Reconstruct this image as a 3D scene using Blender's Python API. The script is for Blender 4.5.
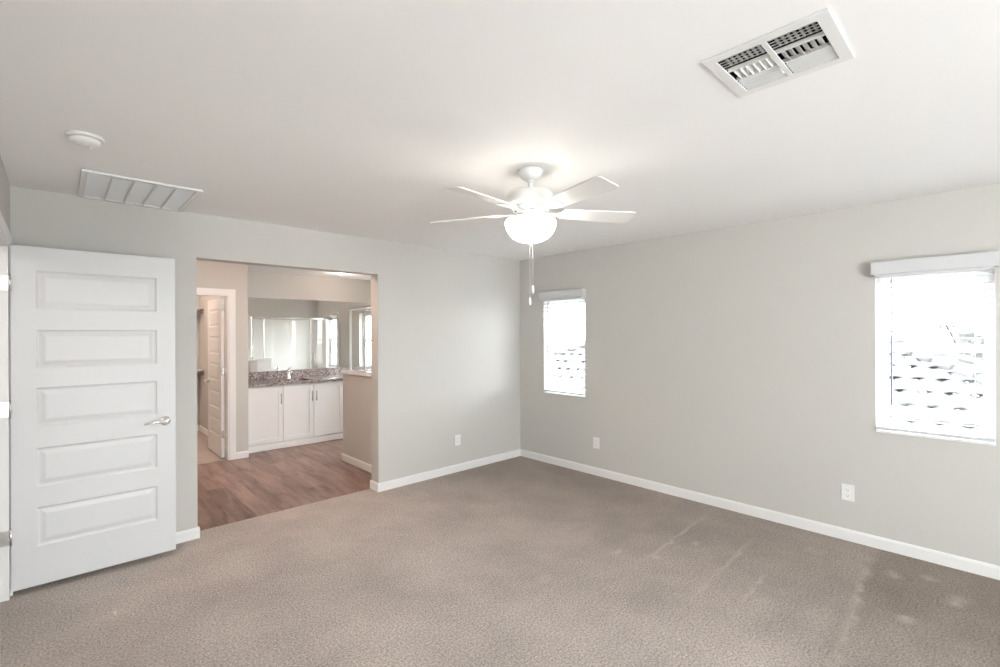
import bpy, bmesh, math, random
from mathutils import Vector, Matrix
random.seed(7)
for o in list(bpy.data.objects): bpy.data.objects.remove(o)
S = bpy.context.scene
COL = S.collection
PI = math.pi
H = 2.44

# ------------------------------------------------------------------ camera
yaw, pitch, roll, FPX = math.radians(43.130), math.radians(0.027), math.radians(-0.239), 473.12
F = Vector((math.sin(yaw)*math.cos(pitch), math.cos(yaw)*math.cos(pitch), math.sin(pitch)))
R0 = Vector((math.cos(yaw), -math.sin(yaw), 0)); U0 = R0.cross(F)
Rv = R0*math.cos(roll)+U0*math.sin(roll); Uv = -R0*math.sin(roll)+U0*math.cos(roll)
cam = bpy.data.objects.new('camera', bpy.data.cameras.new('camera'))
cam.matrix_world = Matrix(((Rv.x, Uv.x, -F.x, -4.230), (Rv.y, Uv.y, -F.y, -4.152), (Rv.z, Uv.z, -F.z, 1.5251), (0, 0, 0, 1)))
cam.data.sensor_width = 36; cam.data.lens = FPX/1000*36
cam.data.clip_start = .02; cam.data.clip_end = 500
COL.objects.link(cam); S.camera = cam

# ------------------------------------------------------------------ world, exposure
S.view_settings.view_transform = 'Standard'; S.view_settings.look = 'None'
S.view_settings.gamma = 1; S.view_settings.use_curve_mapping = False
S.view_settings.exposure = 1.64
W = bpy.data.worlds.new('sky'); S.world = W; W.use_nodes = True
nt = W.node_tree; bg = nt.nodes['Background']
tc = nt.nodes.new('ShaderNodeTexCoord'); sx = nt.nodes.new('ShaderNodeSeparateXYZ'); cr = nt.nodes.new('ShaderNodeValToRGB')
nt.links.new(tc.outputs['Generated'], sx.inputs[0]); nt.links.new(sx.outputs['Z'], cr.inputs[0]); nt.links.new(cr.outputs[0], bg.inputs['Color'])
cr.color_ramp.elements[0].color = (.93, .96, 1, 1); cr.color_ramp.elements[1].color = (.82, .91, 1, 1)
WORLD = 10.0
bg.inputs['Strength'].default_value = WORLD
try:
    S.cycles.max_bounces = 14; S.cycles.diffuse_bounces = 8; S.cycles.glossy_bounces = 6
    S.cycles.transparent_max_bounces = 24; S.cycles.sample_clamp_indirect = 6
except Exception: pass

def portal(name, loc, rot, sx_, sy_):
    l = bpy.data.lights.new(name, 'AREA'); l.shape = 'RECTANGLE'; l.size = sx_; l.size_y = sy_
    l.cycles.is_portal = True
    o = bpy.data.objects.new(name, l); o.location = loc; o.rotation_euler = rot; COL.objects.link(o)
def lamp(name, kind, loc, energy, color, size=.1, rot=(0, 0, 0)):
    l = bpy.data.lights.new(name, kind); l.energy = energy; l.color = color
    if kind == 'POINT': l.shadow_soft_size = size
    else: l.shape = 'DISK'; l.size = size
    o = bpy.data.objects.new(name, l); o.location = loc; o.rotation_euler = rot; COL.objects.link(o)
    return o
# daylight arrives through the window openings, the rear two added for fill; portals only guide the sampling of the sky
WZ0, WZ1 = .82, 1.93
WIN = [(-1.0, -.40), (-4.112, -3.525), (.62, 1.12), (2.12, 2.72)]      # y spans on the right wall
for i, (a, b) in enumerate(WIN):
    portal('sky_portal', (.13, (a+b)/2, (WZ0+WZ1)/2), (0, PI/2, 0), WZ1-WZ0, b-a)
FILL_WIN = [(-4.25, -3.3), (-3.2, -2.25)]; FZ0, FZ1 = .35, 2.2              # two unseen windows added behind the camera as fill light
for a, b in FILL_WIN: portal('sky_portal', ((a+b)/2, -7.65, (FZ0+FZ1)/2), (PI/2, 0, 0), b-a, FZ1-FZ0)
FANX, FANY = -2.29, -2.336
BATH_W, CLOSET_W, HALL_W = 11, 12, 6

# ------------------------------------------------------------------ materials
def mat(name, color, rough=.5, metal=0, spec=.5):
    m = bpy.data.materials.new(name); m.use_nodes = True
    b = m.node_tree.nodes['Principled BSDF']
    b.inputs['Base Color'].default_value = (*color, 1); b.inputs['Roughness'].default_value = rough
    b.inputs['Metallic'].default_value = metal; b.inputs['Specular IOR Level'].default_value = spec
    return m
def N(m, t, **k):
    n = m.node_tree.nodes.new(t)
    for a, v in k.items(): setattr(n, a, v)
    return n
def L(m, a, b): m.node_tree.links.new(a, b)
def bumpy(m, scale, strength, dist=.002, detail=3):
    b = m.node_tree.nodes['Principled BSDF']
    tc = N(m, 'ShaderNodeTexCoord'); no = N(m, 'ShaderNodeTexNoise'); bp = N(m, 'ShaderNodeBump')
    no.inputs['Scale'].default_value = scale; no.inputs['Detail'].default_value = detail
    bp.inputs['Strength'].default_value = strength; bp.inputs['Distance'].default_value = dist
    L(m, tc.outputs['Object'], no.inputs['Vector']); L(m, no.outputs[0], bp.inputs['Height']); L(m, bp.outputs[0], b.inputs['Normal'])
    return m
M = {}
M['wall'] = bumpy(mat('wall_paint', (.575, .563, .533), .75, spec=.2), 90, .12)
M['ceil'] = bumpy(mat('ceiling_paint', (.875, .873, .868), .85, spec=.15), 60, .15)
M['trim'] = mat('white_trim', (.80, .795, .785), .35, spec=.35)
M['door'] = mat('white_door_paint', (.655, .66, .665), .38, spec=.35)
M['door2'] = mat('closet_door_paint', (.70, .69, .68), .38, spec=.35)
M['vinyl'] = mat('white_vinyl', (.8, .8, .8), .35)
M['plastic'] = mat('white_plastic', (.82, .82, .80), .35)
M['blind'] = mat('white_blind', (.62, .625, .635), .45)
M['cord'] = mat('blind_cord', (.7, .7, .7), .6)
M['wand'] = mat('clear_grey_wand', (.30, .32, .42), .2)
M['chrome'] = mat('chrome', (.85, .85, .85), .14, 1)
M['nickel'] = mat('brushed_nickel', (.72, .71, .69), .3, 1)
M['steel'] = mat('dark_steel', (.38, .37, .35), .35, 1)
M['dark'] = mat('dark_duct', (.02, .02, .02), .8)
M['slot'] = mat('outlet_slot', (.22, .22, .22), .6)
M['metalw'] = mat('white_enamel', (.76, .76, .75), .4)
M['grille'] = mat('grey_white_enamel', (.66, .67, .67), .45)
M['filter'] = mat('filter_media', (.42, .43, .43), .9)
M['cab'] = mat('cabinet_paint', (.78, .77, .755), .35)
M['tile'] = mat('white_tile', (.78, .775, .75), .25)
M['fan'] = mat('fan_white', (.76, .76, .74), .38)
M['brass'] = mat('pale_finial', (.75, .66, .52), .35)
M['shelf'] = mat('closet_shelf_white', (.74, .72, .70), .5)
M['porc'] = mat('porcelain', (.85, .85, .84), .15)
M['mirror'] = mat('mirror', (.955, .955, .945), .0, 1)
M['exterior'] = bumpy(mat('stucco', (.30, .27, .23), .9), 40, .5, .01)
M['leaf'] = mat('leaf', (.030, .031, .026), .8)
M['bark'] = mat('bark', (.02, .018, .016), .9)
M['ground'] = bumpy(mat('desert_ground', (.30, .28, .25), .95), 1, .3, .02)

def glassmat(name, tint, refl=.06):
    m = bpy.data.materials.new(name); m.use_nodes = True; t = m.node_tree; t.nodes.clear()
    out = N(m, 'ShaderNodeOutputMaterial'); mix = N(m, 'ShaderNodeMixShader'); tr = N(m, 'ShaderNodeBsdfTransparent'); gl = N(m, 'ShaderNodeBsdfGlossy')
    lf = N(m, 'ShaderNodeLayerWeight'); lf.inputs['Blend'].default_value = .5
    pw = N(m, 'ShaderNodeMath', operation='POWER'); pw.inputs[1].default_value = 5; L(m, lf.outputs['Facing'], pw.inputs[0])
    lw = N(m, 'ShaderNodeMath', operation='MULTIPLY_ADD'); lw.inputs[1].default_value = .92; lw.inputs[2].default_value = .035; L(m, pw.outputs[0], lw.inputs[0])
    tr.inputs[0].default_value = (*tint, 1); gl.inputs['Roughness'].default_value = .0
    L(m, lw.outputs[0], mix.inputs[0]); L(m, tr.outputs[0], mix.inputs[1]); L(m, gl.outputs[0], mix.inputs[2]); L(m, mix.outputs[0], out.inputs[0])
    return m
M['glass'] = glassmat('window_glass', (.98, .99, .985))
M['shglass'] = glassmat('shower_glass', (.985, .99, .985))
m = M['bowl'] = mat('frosted_lit_glass', (.9, .88, .84), .35)
b = m.node_tree.nodes['Principled BSDF']; b.inputs['Emission Color'].default_value = (1, .94, .86, 1); b.inputs['Emission Strength'].default_value = 8
m = M['bulb'] = mat('added_lamp_lens', (.9, .9, .88), .35)
b = m.node_tree.nodes['Principled BSDF']; b.inputs['Emission Color'].default_value = (1, .87, .74, 1); b.inputs['Emission Strength'].default_value = 3

# carpet
m = M['carpet'] = mat('carpet', (.3, .25, .22), .97, spec=.05); b = m.node_tree.nodes['Principled BSDF']
b.inputs['Sheen Weight'].default_value = .12
tc = N(m, 'ShaderNodeTexCoord')
n1 = N(m, 'ShaderNodeTexNoise'); n1.inputs['Scale'].default_value = 92; n1.inputs['Detail'].default_value = 5; n1.inputs['Roughness'].default_value = .85
r1 = N(m, 'ShaderNodeValToRGB'); r1.color_ramp.elements[0].position = .33; r1.color_ramp.elements[1].position = .67
r1.color_ramp.elements[0].color = (.16, .128, .11, 1); r1.color_ramp.elements[1].color = (.86, .77, .71, 1)
n2 = N(m, 'ShaderNodeTexNoise'); n2.inputs['Scale'].default_value = 1.7; n2.inputs['Detail'].default_value = 6; n2.inputs['Roughness'].default_value = .62
r2 = N(m, 'ShaderNodeValToRGB'); r2.color_ramp.elements[0].position = .36; r2.color_ramp.elements[1].position = .64
r2.color_ramp.elements[0].color = (.86, .86, .86, 1); r2.color_ramp.elements[1].color = (1.1, 1.09, 1.08, 1)
mx = N(m, 'ShaderNodeMix', data_type='RGBA', blend_type='MULTIPLY'); mx.inputs['Factor'].default_value = 1
L(m, tc.outputs['Object'], n1.inputs['Vector']); L(m, tc.outputs['Object'], n2.inputs['Vector'])
L(m, n1.outputs[0], r1.inputs[0]); L(m, n2.outputs[0], r2.inputs[0]); L(m, r1.outputs[0], mx.inputs[6]); L(m, r2.outputs[0], mx.inputs[7])
# brushed pile marks: soft scuffs with shapes of their own, and a few straight vacuum tracks
sp = N(m, 'ShaderNodeSeparateXYZ'); L(m, tc.outputs['Object'], sp.inputs[0])
wn = N(m, 'ShaderNodeTexNoise'); wn.inputs['Scale'].default_value = 7; wn.inputs['Detail'].default_value = 3; L(m, tc.outputs['Object'], wn.inputs['Vector'])
def mth(op, a, b=None, clamp=False):
    n = N(m, 'ShaderNodeMath', operation=op); n.use_clamp = clamp
    for i, v in enumerate((a, b)):
        if v is None: continue
        if isinstance(v, (int, float)): n.inputs[i].default_value = v
        else: L(m, v, n.inputs[i])
    return n.outputs[0]
X, Y = sp.outputs[0], sp.outputs[1]
wob = mth('MULTIPLY', mth('SUBTRACT', wn.outputs[0], .5), .09)
def segment(ax, ay, bx, by, w):
    dx, dy = bx-ax, by-ay; l = math.hypot(dx, dy); dx /= l; dy /= l
    u = mth('ADD', mth('MULTIPLY', mth('SUBTRACT', X, ax), dx), mth('MULTIPLY', mth('SUBTRACT', Y, ay), dy))
    v = mth('ADD', mth('ADD', mth('MULTIPLY', mth('SUBTRACT', X, ax), -dy), mth('MULTIPLY', mth('SUBTRACT', Y, ay), dx)), wob)
    a = mth('SUBTRACT', 1, mth('DIVIDE', mth('ABSOLUTE', v), w), True)
    c = mth('SUBTRACT', 1, mth('DIVIDE', mth('ABSOLUTE', mth('SUBTRACT', u, l/2)), l/2), True)
    return mth('MULTIPLY', a, mth('MULTIPLY', c, 2, True))
tracks = None
SEGS = 'SEGS'
SEGLIST = [(-1.95, -3.64, -.15, -3.51, .042), (-1.75, -2.925, -.4, -2.865, .022), (-1.6, -2.50, -.2, -2.43, .022), (-1.5, -3.13, -.9, -3.10, .022), (-.40, -3.30, -.34, -3.18, .075), (-1.30, -2.47, -1.22, -2.55, .05),
           (-.62, -3.94, -.40, -3.98, .06), (-.45, -3.70, -.33, -3.62, .06), (-1.0, -3.80, -.90, -3.76, .06), (-.33, -3.85, -.25, -3.80, .06), (-1.45, -2.30, -1.32, -2.28, .03), (-2.1, -2.2, -1.95, -2.16, .05), (-.9, -2.62, -.8, -2.60, .03)]
for s in SEGLIST:
    q = segment(*s); tracks = q if tracks is None else mth('MAXIMUM', tracks, q)
brk = mth('MULTIPLY', mth('SUBTRACT', wn.outputs[0], .3), 3, True)
tr_ = mth('MULTIPLY', mth('MULTIPLY', tracks, brk), .5)
mx2 = N(m, 'ShaderNodeMix', data_type='RGBA'); mx2.inputs[7].default_value = (.62, .55, .49, 1)
# one vacuum lane, plus shade towards the window wall painted into the pile colour
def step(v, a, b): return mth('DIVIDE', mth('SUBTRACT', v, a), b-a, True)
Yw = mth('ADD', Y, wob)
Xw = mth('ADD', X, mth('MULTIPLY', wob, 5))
lane_shade = mth('ADD', mth('MULTIPLY', mth('MULTIPLY', step(Yw, -3.50, -3.58), step(Xw, -2.3, -1.3)), .22), mth('MULTIPLY', step(Xw, -2.4, -.6), .42))
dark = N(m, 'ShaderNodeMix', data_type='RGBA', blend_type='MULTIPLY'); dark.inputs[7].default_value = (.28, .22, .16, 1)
L(m, lane_shade, dark.inputs['Factor']); L(m, mx.outputs[2], dark.inputs[6])
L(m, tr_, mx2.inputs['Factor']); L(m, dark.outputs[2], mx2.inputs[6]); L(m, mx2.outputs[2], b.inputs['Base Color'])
bp = N(m, 'ShaderNodeBump'); bp.inputs['Strength'].default_value = .9; bp.inputs['Distance'].default_value = .008
L(m, n1.outputs[0], bp.inputs['Height']); L(m, bp.outputs[0], b.inputs['Normal'])

# vinyl planks (run along y)
m = M['plank'] = mat('vinyl_plank', (.3, .2, .17), .38, spec=.4); b = m.node_tree.nodes['Principled BSDF']
tc = N(m, 'ShaderNodeTexCoord'); mp = N(m, 'ShaderNodeMapping'); mp.inputs['Rotation'].default_value = (0, 0, PI/2)
br = N(m, 'ShaderNodeTexBrick'); br.inputs['Scale'].default_value = 1; br.inputs['Brick Width'].default_value = 1.2; br.inputs['Row Height'].default_value = .15
br.inputs['Mortar Size'].default_value = .0012; br.inputs['Color1'].default_value = (.25, .25, .25, 1); br.inputs['Color2'].default_value = (.8, .8, .8, 1); br.inputs['Mortar'].default_value = (0, 0, 0, 1)
mp2 = N(m, 'ShaderNodeMapping'); mp2.inputs['Scale'].default_value = (11, 1.6, 1)
gn = N(m, 'ShaderNodeTexNoise'); gn.inputs['Scale'].default_value = 1.3; gn.inputs['Detail'].default_value = 7; gn.inputs['Roughness'].default_value = .65; gn.inputs['Distortion'].default_value = .5
rr = N(m, 'ShaderNodeValToRGB'); rr.color_ramp.elements[0].position = .3; rr.color_ramp.elements[1].position = .75
rr.color_ramp.elements[0].color = (.075, .038, .029, 1); rr.color_ramp.elements[1].color = (.43, .285, .235, 1)
ad = N(m, 'ShaderNodeMix', data_type='RGBA'); ad.inputs['Factor'].default_value = .28
L(m, tc.outputs['Object'], mp.inputs[0]); L(m, mp.outputs[0], br.inputs['Vector']); L(m, tc.outputs['Object'], mp2.inputs[0]); L(m, mp2.outputs[0], gn.inputs['Vector'])
L(m, gn.outputs[0], ad.inputs[6]); L(m, br.outputs[0], ad.inputs[7]); L(m, ad.outputs[2], rr.inputs[0]); L(m, rr.outputs[0], b.inputs['Base Color'])

# granite
m = M['granite'] = mat('granite', (.3, .28, .27), .18); b = m.node_tree.nodes['Principled BSDF']
tc = N(m, 'ShaderNodeTexCoord'); v = N(m, 'ShaderNodeTexVoronoi'); v.inputs['Scale'].default_value = 55
g2 = N(m, 'ShaderNodeTexNoise'); g2.inputs['Scale'].default_value = 14; g2.inputs['Detail'].default_value = 8; g2.inputs['Roughness'].default_value = .8
r = N(m, 'ShaderNodeValToRGB'); e = r.color_ramp.elements; e[0].position = .25; e[0].color = (.04, .04, .04, 1); e[1].position = .8; e[1].color = (.52, .47, .45, 1)
x = e.new(.40); x.color = (.19, .14, .13, 1); x = e.new(.52); x.color = (.33, .285, .275, 1)
mxg = N(m, 'ShaderNodeMix', data_type='RGBA'); mxg.inputs['Factor'].default_value = .45
L(m, tc.outputs['Object'], v.inputs['Vector']); L(m, tc.outputs['Object'], g2.inputs['Vector']); L(m, v.outputs['Color'], mxg.inputs[7]); L(m, g2.outputs[0], mxg.inputs[6])
bw = N(m, 'ShaderNodeRGBToBW'); L(m, mxg.outputs[2], bw.inputs[0]); L(m, bw.outputs[0], r.inputs[0]); L(m, r.outputs[0], b.inputs['Base Color'])

# clay roof tile: each tile its own tone
m = M['rooftile'] = mat('clay_tile', (.2, .17, .15), .8); b = m.node_tree.nodes['Principled BSDF']
tc = N(m, 'ShaderNodeTexCoord'); v = N(m, 'ShaderNodeTexVoronoi'); v.inputs['Scale'].default_value = 2.6
r = N(m, 'ShaderNodeValToRGB'); r.color_ramp.elements[0].color = (.026, .0255, .025, 1); r.color_ramp.elements[1].color = (.044, .043, .042, 1)
L(m, tc.outputs['Object'], v.inputs['Vector']); L(m, v.outputs['Color'], r.inputs[0]); L(m, r.outputs[0], b.inputs['Base Color'])

# ------------------------------------------------------------------ mesh helpers
class MB:
    def __init__(s): s.bm = bmesh.new()
    def box(s, x0, x1, y0, y1, z0, z1, bev=0):
        vs = [s.bm.verts.new(p) for p in ((x0,y0,z0),(x1,y0,z0),(x1,y1,z0),(x0,y1,z0),(x0,y0,z1),(x1,y0,z1),(x1,y1,z1),(x0,y1,z1))]
        fs = [s.bm.faces.new([vs[i] for i in q]) for q in ((3,2,1,0),(4,5,6,7),(0,1,5,4),(1,2,6,5),(2,3,7,6),(3,0,4,7))]
        if bev:
            es = list({e for f in fs for e in f.edges})
            bmesh.ops.bevel(s.bm, geom=es, offset=bev, segments=2, profile=.6, affect='EDGES')
        return s
    def hexa(s, pts):
        vs = [s.bm.verts.new(p) for p in pts]
        for q in ((3,2,1,0),(4,5,6,7),(0,1,5,4),(1,2,6,5),(2,3,7,6),(3,0,4,7)): s.bm.faces.new([vs[i] for i in q])
        return s
    def prism(s, poly, axis, a, b):
        """poly of 2-D points extruded along axis from a to b"""
        def P(u, v, w): return {'x': (w, u, v), 'y': (u, w, v), 'z': (u, v, w)}[axis]
        A = [s.bm.verts.new(P(u, v, a)) for u, v in poly]; B = [s.bm.verts.new(P(u, v, b)) for u, v in poly]
        n = len(poly); fs = [s.bm.faces.new(A), s.bm.faces.new(B[::-1])]
        for i in range(n): fs.append(s.bm.faces.new((A[i], B[i], B[(i+1) % n], A[(i+1) % n])))
        bmesh.ops.recalc_face_normals(s.bm, faces=fs)
        return s
    def lathe(s, prof, c=(0, 0, 0), seg=32, axis='z'):
        rings = []
        for r, z in prof:
            ring = []
            for k in range(seg):
                a = 2*PI*k/seg; p = (r*math.cos(a), r*math.sin(a), z)
                if axis == 'x': p = (p[2], p[0], p[1])
                if axis == 'y': p = (p[0], p[2], p[1])
                ring.append(s.bm.verts.new((c[0]+p[0], c[1]+p[1], c[2]+p[2])))
            rings.append(ring)
        fs = []
        for a, b in zip(rings, rings[1:]):
            for k in range(seg): fs.append(s.bm.faces.new((a[k], a[(k+1) % seg], b[(k+1) % seg], b[k])))
        fs.append(s.bm.faces.new(rings[0][::-1])); fs.append(s.bm.faces.new(rings[-1]))
        bmesh.ops.recalc_face_normals(s.bm, faces=fs)
        for f in fs[:-2]: f.smooth = True
        return s
    def tube(s, pts, r, seg=10):
        pts = [Vector(p) for p in pts]; rings = []
        for i, p in enumerate(pts):
            d = (pts[min(i+1, len(pts)-1)]-pts[max(i-1, 0)]).normalized()
            ref = Vector((0, 0, 1)) if abs(d.z) < .9 else Vector((1, 0, 0))
            u = d.cross(ref).normalized(); w = d.cross(u)
            rr = r[i] if isinstance(r, (list, tuple)) else r
            rings.append([s.bm.verts.new(p+(u*math.cos(2*PI*k/seg)+w*math.sin(2*PI*k/seg))*rr) for k in range(seg)])
        fs = []
        for a, b in zip(rings, rings[1:]):
            for k in range(seg): fs.append(s.bm.faces.new((a[k], a[(k+1) % seg], b[(k+1) % seg], b[k])))
        caps = [s.bm.faces.new(rings[0][::-1]), s.bm.faces.new(rings[-1])]
        for f in fs: f.smooth = True
        bmesh.ops.recalc_face_normals(s.bm, faces=fs+caps)
        return s
    def build(s, name, m, parent=None, origin=None, local=False):
        """meshes are written in room coordinates; they are shifted to the parent's (or their own) origin"""
        sh = Vector((0, 0, 0))
        if not local:
            if parent is not None:
                q = parent
                while q is not None: sh += q.location; q = q.parent
            elif origin is not None: sh = Vector(origin)
        if sh.length: bmesh.ops.translate(s.bm, verts=s.bm.verts, vec=-sh)
        me = bpy.data.meshes.new(name); s.bm.to_mesh(me); s.bm.free(); me.materials.append(m)
        o = bpy.data.objects.new(name, me); COL.objects.link(o)
        if parent is not None: o.parent = parent
        elif origin is not None: o.location = origin
        return o
def tag(o, label, cat, group=None, kind=None):
    o['label'] = label; o['category'] = cat
    if group: o['group'] = group
    if kind: o['kind'] = kind
    return o
def thing(name, loc, label, cat, group=None):
    o = bpy.data.objects.new(name, None); o.location = loc; o.empty_display_size = .1; COL.objects.link(o)
    return tag(o, label, cat, group)
def struct(o): o['kind'] = 'structure'; return o
def kids(o): return [c for c in bpy.data.objects if c.parent == o]
def copy_tree(o, parent=None):
    c = o.copy(); COL.objects.link(c); c.parent = parent
    for ch in kids(o): copy_tree(ch, c)
    return c

def slab(name, m, axis, a, b, u0, u1, v0, v1, holes=()):
    """flat wall / floor slab between a and b along axis, with rectangular holes, one clean shell"""
    us = sorted({u0, u1, *[h[0] for h in holes], *[h[1] for h in holes]}); vs = sorted({v0, v1, *[h[2] for h in holes], *[h[3] for h in holes]})
    us = [u for u in us if u0 <= u <= u1]; vs = [v for v in vs if v0 <= v <= v1]
    bm = bmesh.new(); V = {}
    def P(i, j, k):
        if (i, j, k) not in V:
            w = (a, b)[k]; u, v = us[i], vs[j]
            V[i, j, k] = bm.verts.new({'x': (w, u, v), 'y': (u, w, v), 'z': (u, v, w)}[axis])
        return V[i, j, k]
    def solid(i, j):
        if not (0 <= i < len(us)-1 and 0 <= j < len(vs)-1): return False
        cu, cv = (us[i]+us[i+1])/2, (vs[j]+vs[j+1])/2
        return not any(h[0] < cu < h[1] and h[2] < cv < h[3] for h in holes)
    for i in range(len(us)-1):
        for j in range(len(vs)-1):
            if not solid(i, j): continue
            bm.faces.new((P(i,j,0), P(i+1,j,0), P(i+1,j+1,0), P(i,j+1,0))); bm.faces.new((P(i,j,1), P(i,j+1,1), P(i+1,j+1,1), P(i+1,j,1)))
            for di, dj, e in ((-1,0,((i,j),(i,j+1))),(1,0,((i+1,j),(i+1,j+1))),(0,-1,((i,j),(i+1,j))),(0,1,((i,j+1),(i+1,j+1)))):
                if not solid(i+di, j+dj):
                    (p, q), (r_, s_) = e; bm.faces.new((P(p,q,0), P(r_,s_,0), P(r_,s_,1), P(p,q,1)))
    bmesh.ops.recalc_face_normals(bm, faces=bm.faces)
    me = bpy.data.meshes.new(name); bm.to_mesh(me); bm.free(); me.materials.append(m)
    o = bpy.data.objects.new(name, me); COL.objects.link(o); return struct(o)

# ------------------------------------------------------------------ the shell
LX = -4.436; FY = -7.4; BY = 3.22; WT = .14  # FY lies deeper so the added rear windows light evenly
OX0, OX1, OZ = -3.462, -1.960, 2.107                                   # opening to the bathroom
DY0, DY1, DZ = -1.02, -.20, 2.06                                       # doorway in the left wall
VENT = (-2.645, -2.298, -3.815, -3.455); GRL = (-4.13, -3.555, -.70, -.03)
CANS = [(-1.10, 2.73), (-2.95, .55)]  # second can is added out of view, to light the bathroom
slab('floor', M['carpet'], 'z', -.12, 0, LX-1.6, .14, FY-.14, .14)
slab('floor_bathroom', M['plank'], 'z', -.12, -.004, LX-.12, .14, .14, 2.36)
slab('floor_vanity', M['plank'], 'z', -.12, -.004, -2.56, .14, 2.36, BY+.12)
slab('floor_closet', M['carpet'], 'z', -.12, 0, -4.56, -2.56, 2.36, 4.80)
iv = .028; ig = .02
slab('ceiling', M['ceil'], 'z', H, H+.1, LX-1.6, .14, FY-.14, 4.8,
     [(VENT[0]+iv, VENT[1]-iv, VENT[2]+iv, VENT[3]-iv), (GRL[0]+ig, GRL[1]-ig, GRL[2]+ig, GRL[3]-ig)]+[(x-.06, x+.06, y-.06, y+.06) for x, y in CANS])
slab('wall_back', M['wall'], 'y', 0, WT, LX-.12, .0, 0, H, [(OX0, OX1, -1, OZ)])
slab('wall_left', M['wall'], 'x', LX-.12, LX, FY, 4.68, 0, H, [(DY0, DY1+.034, -1, DZ)])
slab('wall_right', M['wall'], 'x', 0, .14, FY, BY+.12, 0, H, [(a, b, WZ0, WZ1) for a, b in WIN])
slab('wall_front', M['wall'], 'y', FY-.14, FY, LX-1.6, .14, 0, H, [(a, b, FZ0, FZ1) for a, b in FILL_WIN])
slab('wall_bathroom', M['wall'], 'y', BY, BY+.12, -2.49, 0, 0, H)
CDX0, CDX1, CDZ = -3.43, -2.70, 2.012
slab('wall_closet', M['wall'], 'y', 2.30, 2.42, LX, -2.49, 0, H, [(CDX0, CDX1, -1, CDZ)])
slab('wall_closet_side', M['wall'], 'x', -2.56, -2.49, 2.42, 4.68, 0, H)
slab('wall_closet_back', M['wall'], 'y', 4.68, 4.80, LX-.12, -2.49, 0, H)
slab('wall_hall', M['wall'], 'x', -6.1, -6.0, FY, 1, 0, H)
slab('wall_hall_end', M['wall'], 'y', 1, 1.1, -6.1, LX-.12, 0, H)
slab('floor_hall', M['carpet'], 'z', -.12, 0, -6.1, LX-1.6, FY, 1.1)
slab('floor_hall_end', M['carpet'], 'z', -.12, 0, LX-1.6, LX-.12, .14, 1.1)
# pony wall beside the bath opening, its white cap, and the low tiled return of the shower
PX0, PX1, PY1, PZ = -1.70, -1.585, 1.34, 1.055
struct(MB().box(PX0, PX1, WT, PY1, 0, PZ).build('wall_pony', M['wall']))
struct(MB().box(PX0-.022, PX1+.022, WT, PY1+.022, PZ, PZ+.03, .004).build('trim_pony_cap', M['trim']))

BP = [(0, 0), (.013, 0), (.013, .068), (.009, .078), (.004, .083), (0, .083)]
def base_x(name, x0, x1, y, side, z=0):      # runs along x, side -1 sticks out to -y
    return struct(MB().prism([(y+side*u, z+v) for u, v in BP], 'x', x0, x1).build(name, M['trim']))
def base_y(name, y0, y1, x, side, z=0):
    return struct(MB().prism([(x+side*u, z+v) for u, v in BP], 'y', y0, y1).build(name, M['trim']))
base_x('baseboard_back_right', OX1-.013, -.0, 0, -1)
base_x('baseboard_back_left', LX, OX0+.013, 0, -1)
base_y('baseboard_opening_left', 0, WT, OX0, 1)
base_y('baseboard_opening_right', 0, WT+.013, OX1, -1)
base_x('baseboard_bath_near', OX1, PX0, WT, 1)
base_y('baseboard_right', FY, 0, 0, -1)
base_y('baseboard_left', FY, DY0-.063, LX, 1)
base_y('baseboard_left_corner', DY1+.090, 0, LX, 1)
base_x('baseboard_front', LX, 0, FY, 1)
base_y('baseboard_pony', WT, PY1, PX0, -1)
base_x('baseboard_pony_end', PX0-.013, PX1, PY1, 1)
base_x('baseboard_closet_wall', CDX1+.07, -2.49, 2.30, -1)
base_x('baseboard_closet_back', LX, -2.56, 4.68, -1)
base_y('baseboard_closet_side', 2.42, 4.68, -2.56, -1)
# casings and jambs
t = MB()
cw = .057
t.box(LX, LX+.014, DY1+.032, DY1+.032+cw, 0, DZ+cw, .003).box(LX, LX+.014, DY0-cw, DY0+.004, 0, DZ+cw, .003).box(LX, LX+.0135, DY0+.003, DY1+.033, DZ-.004, DZ+cw-.001, .003)
struct(t.build('trim_door_casing', M['trim']))
t = MB().box(LX-.125, LX+.002, DY1-.018, DY1+.034, 0, DZ).box(LX-.125, LX+.002, DY0, DY0+.018, 0, DZ).box(LX-.125, LX+.002, DY0+.018, DY1-.018, DZ-.018, DZ)
t.box(LX-.075, LX-.040, DY1-.030, DY1-.018, 0, DZ-.018).box(LX-.075, LX-.040, DY0+.018, DY0+.030, 0, DZ-.018)
struct(t.build('trim_door_jamb', M['trim']))
t = MB(); cw = .068
t.box(CDX1-.004, CDX1+cw, 2.285, 2.30, 0, CDZ+cw, .003).box(CDX0-cw, CDX0+.004, 2.285, 2.30, 0, CDZ+cw, .003).box(CDX0+.003, CDX1-.003, 2.2855, 2.30, CDZ-.004, CDZ+cw-.001, .003)
struct(t.build('trim_closet_casing', M['trim']))
t = MB().box(CDX1-.018, CDX1, 2.298, 2.425, 0, CDZ).box(CDX0, CDX0+.018, 2.298, 2.425, 0, CDZ).box(CDX0+.018, CDX1-.018, 2.298, 2.425, CDZ-.018, CDZ)
struct(t.build('trim_closet_jamb', M['trim']))

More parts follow.
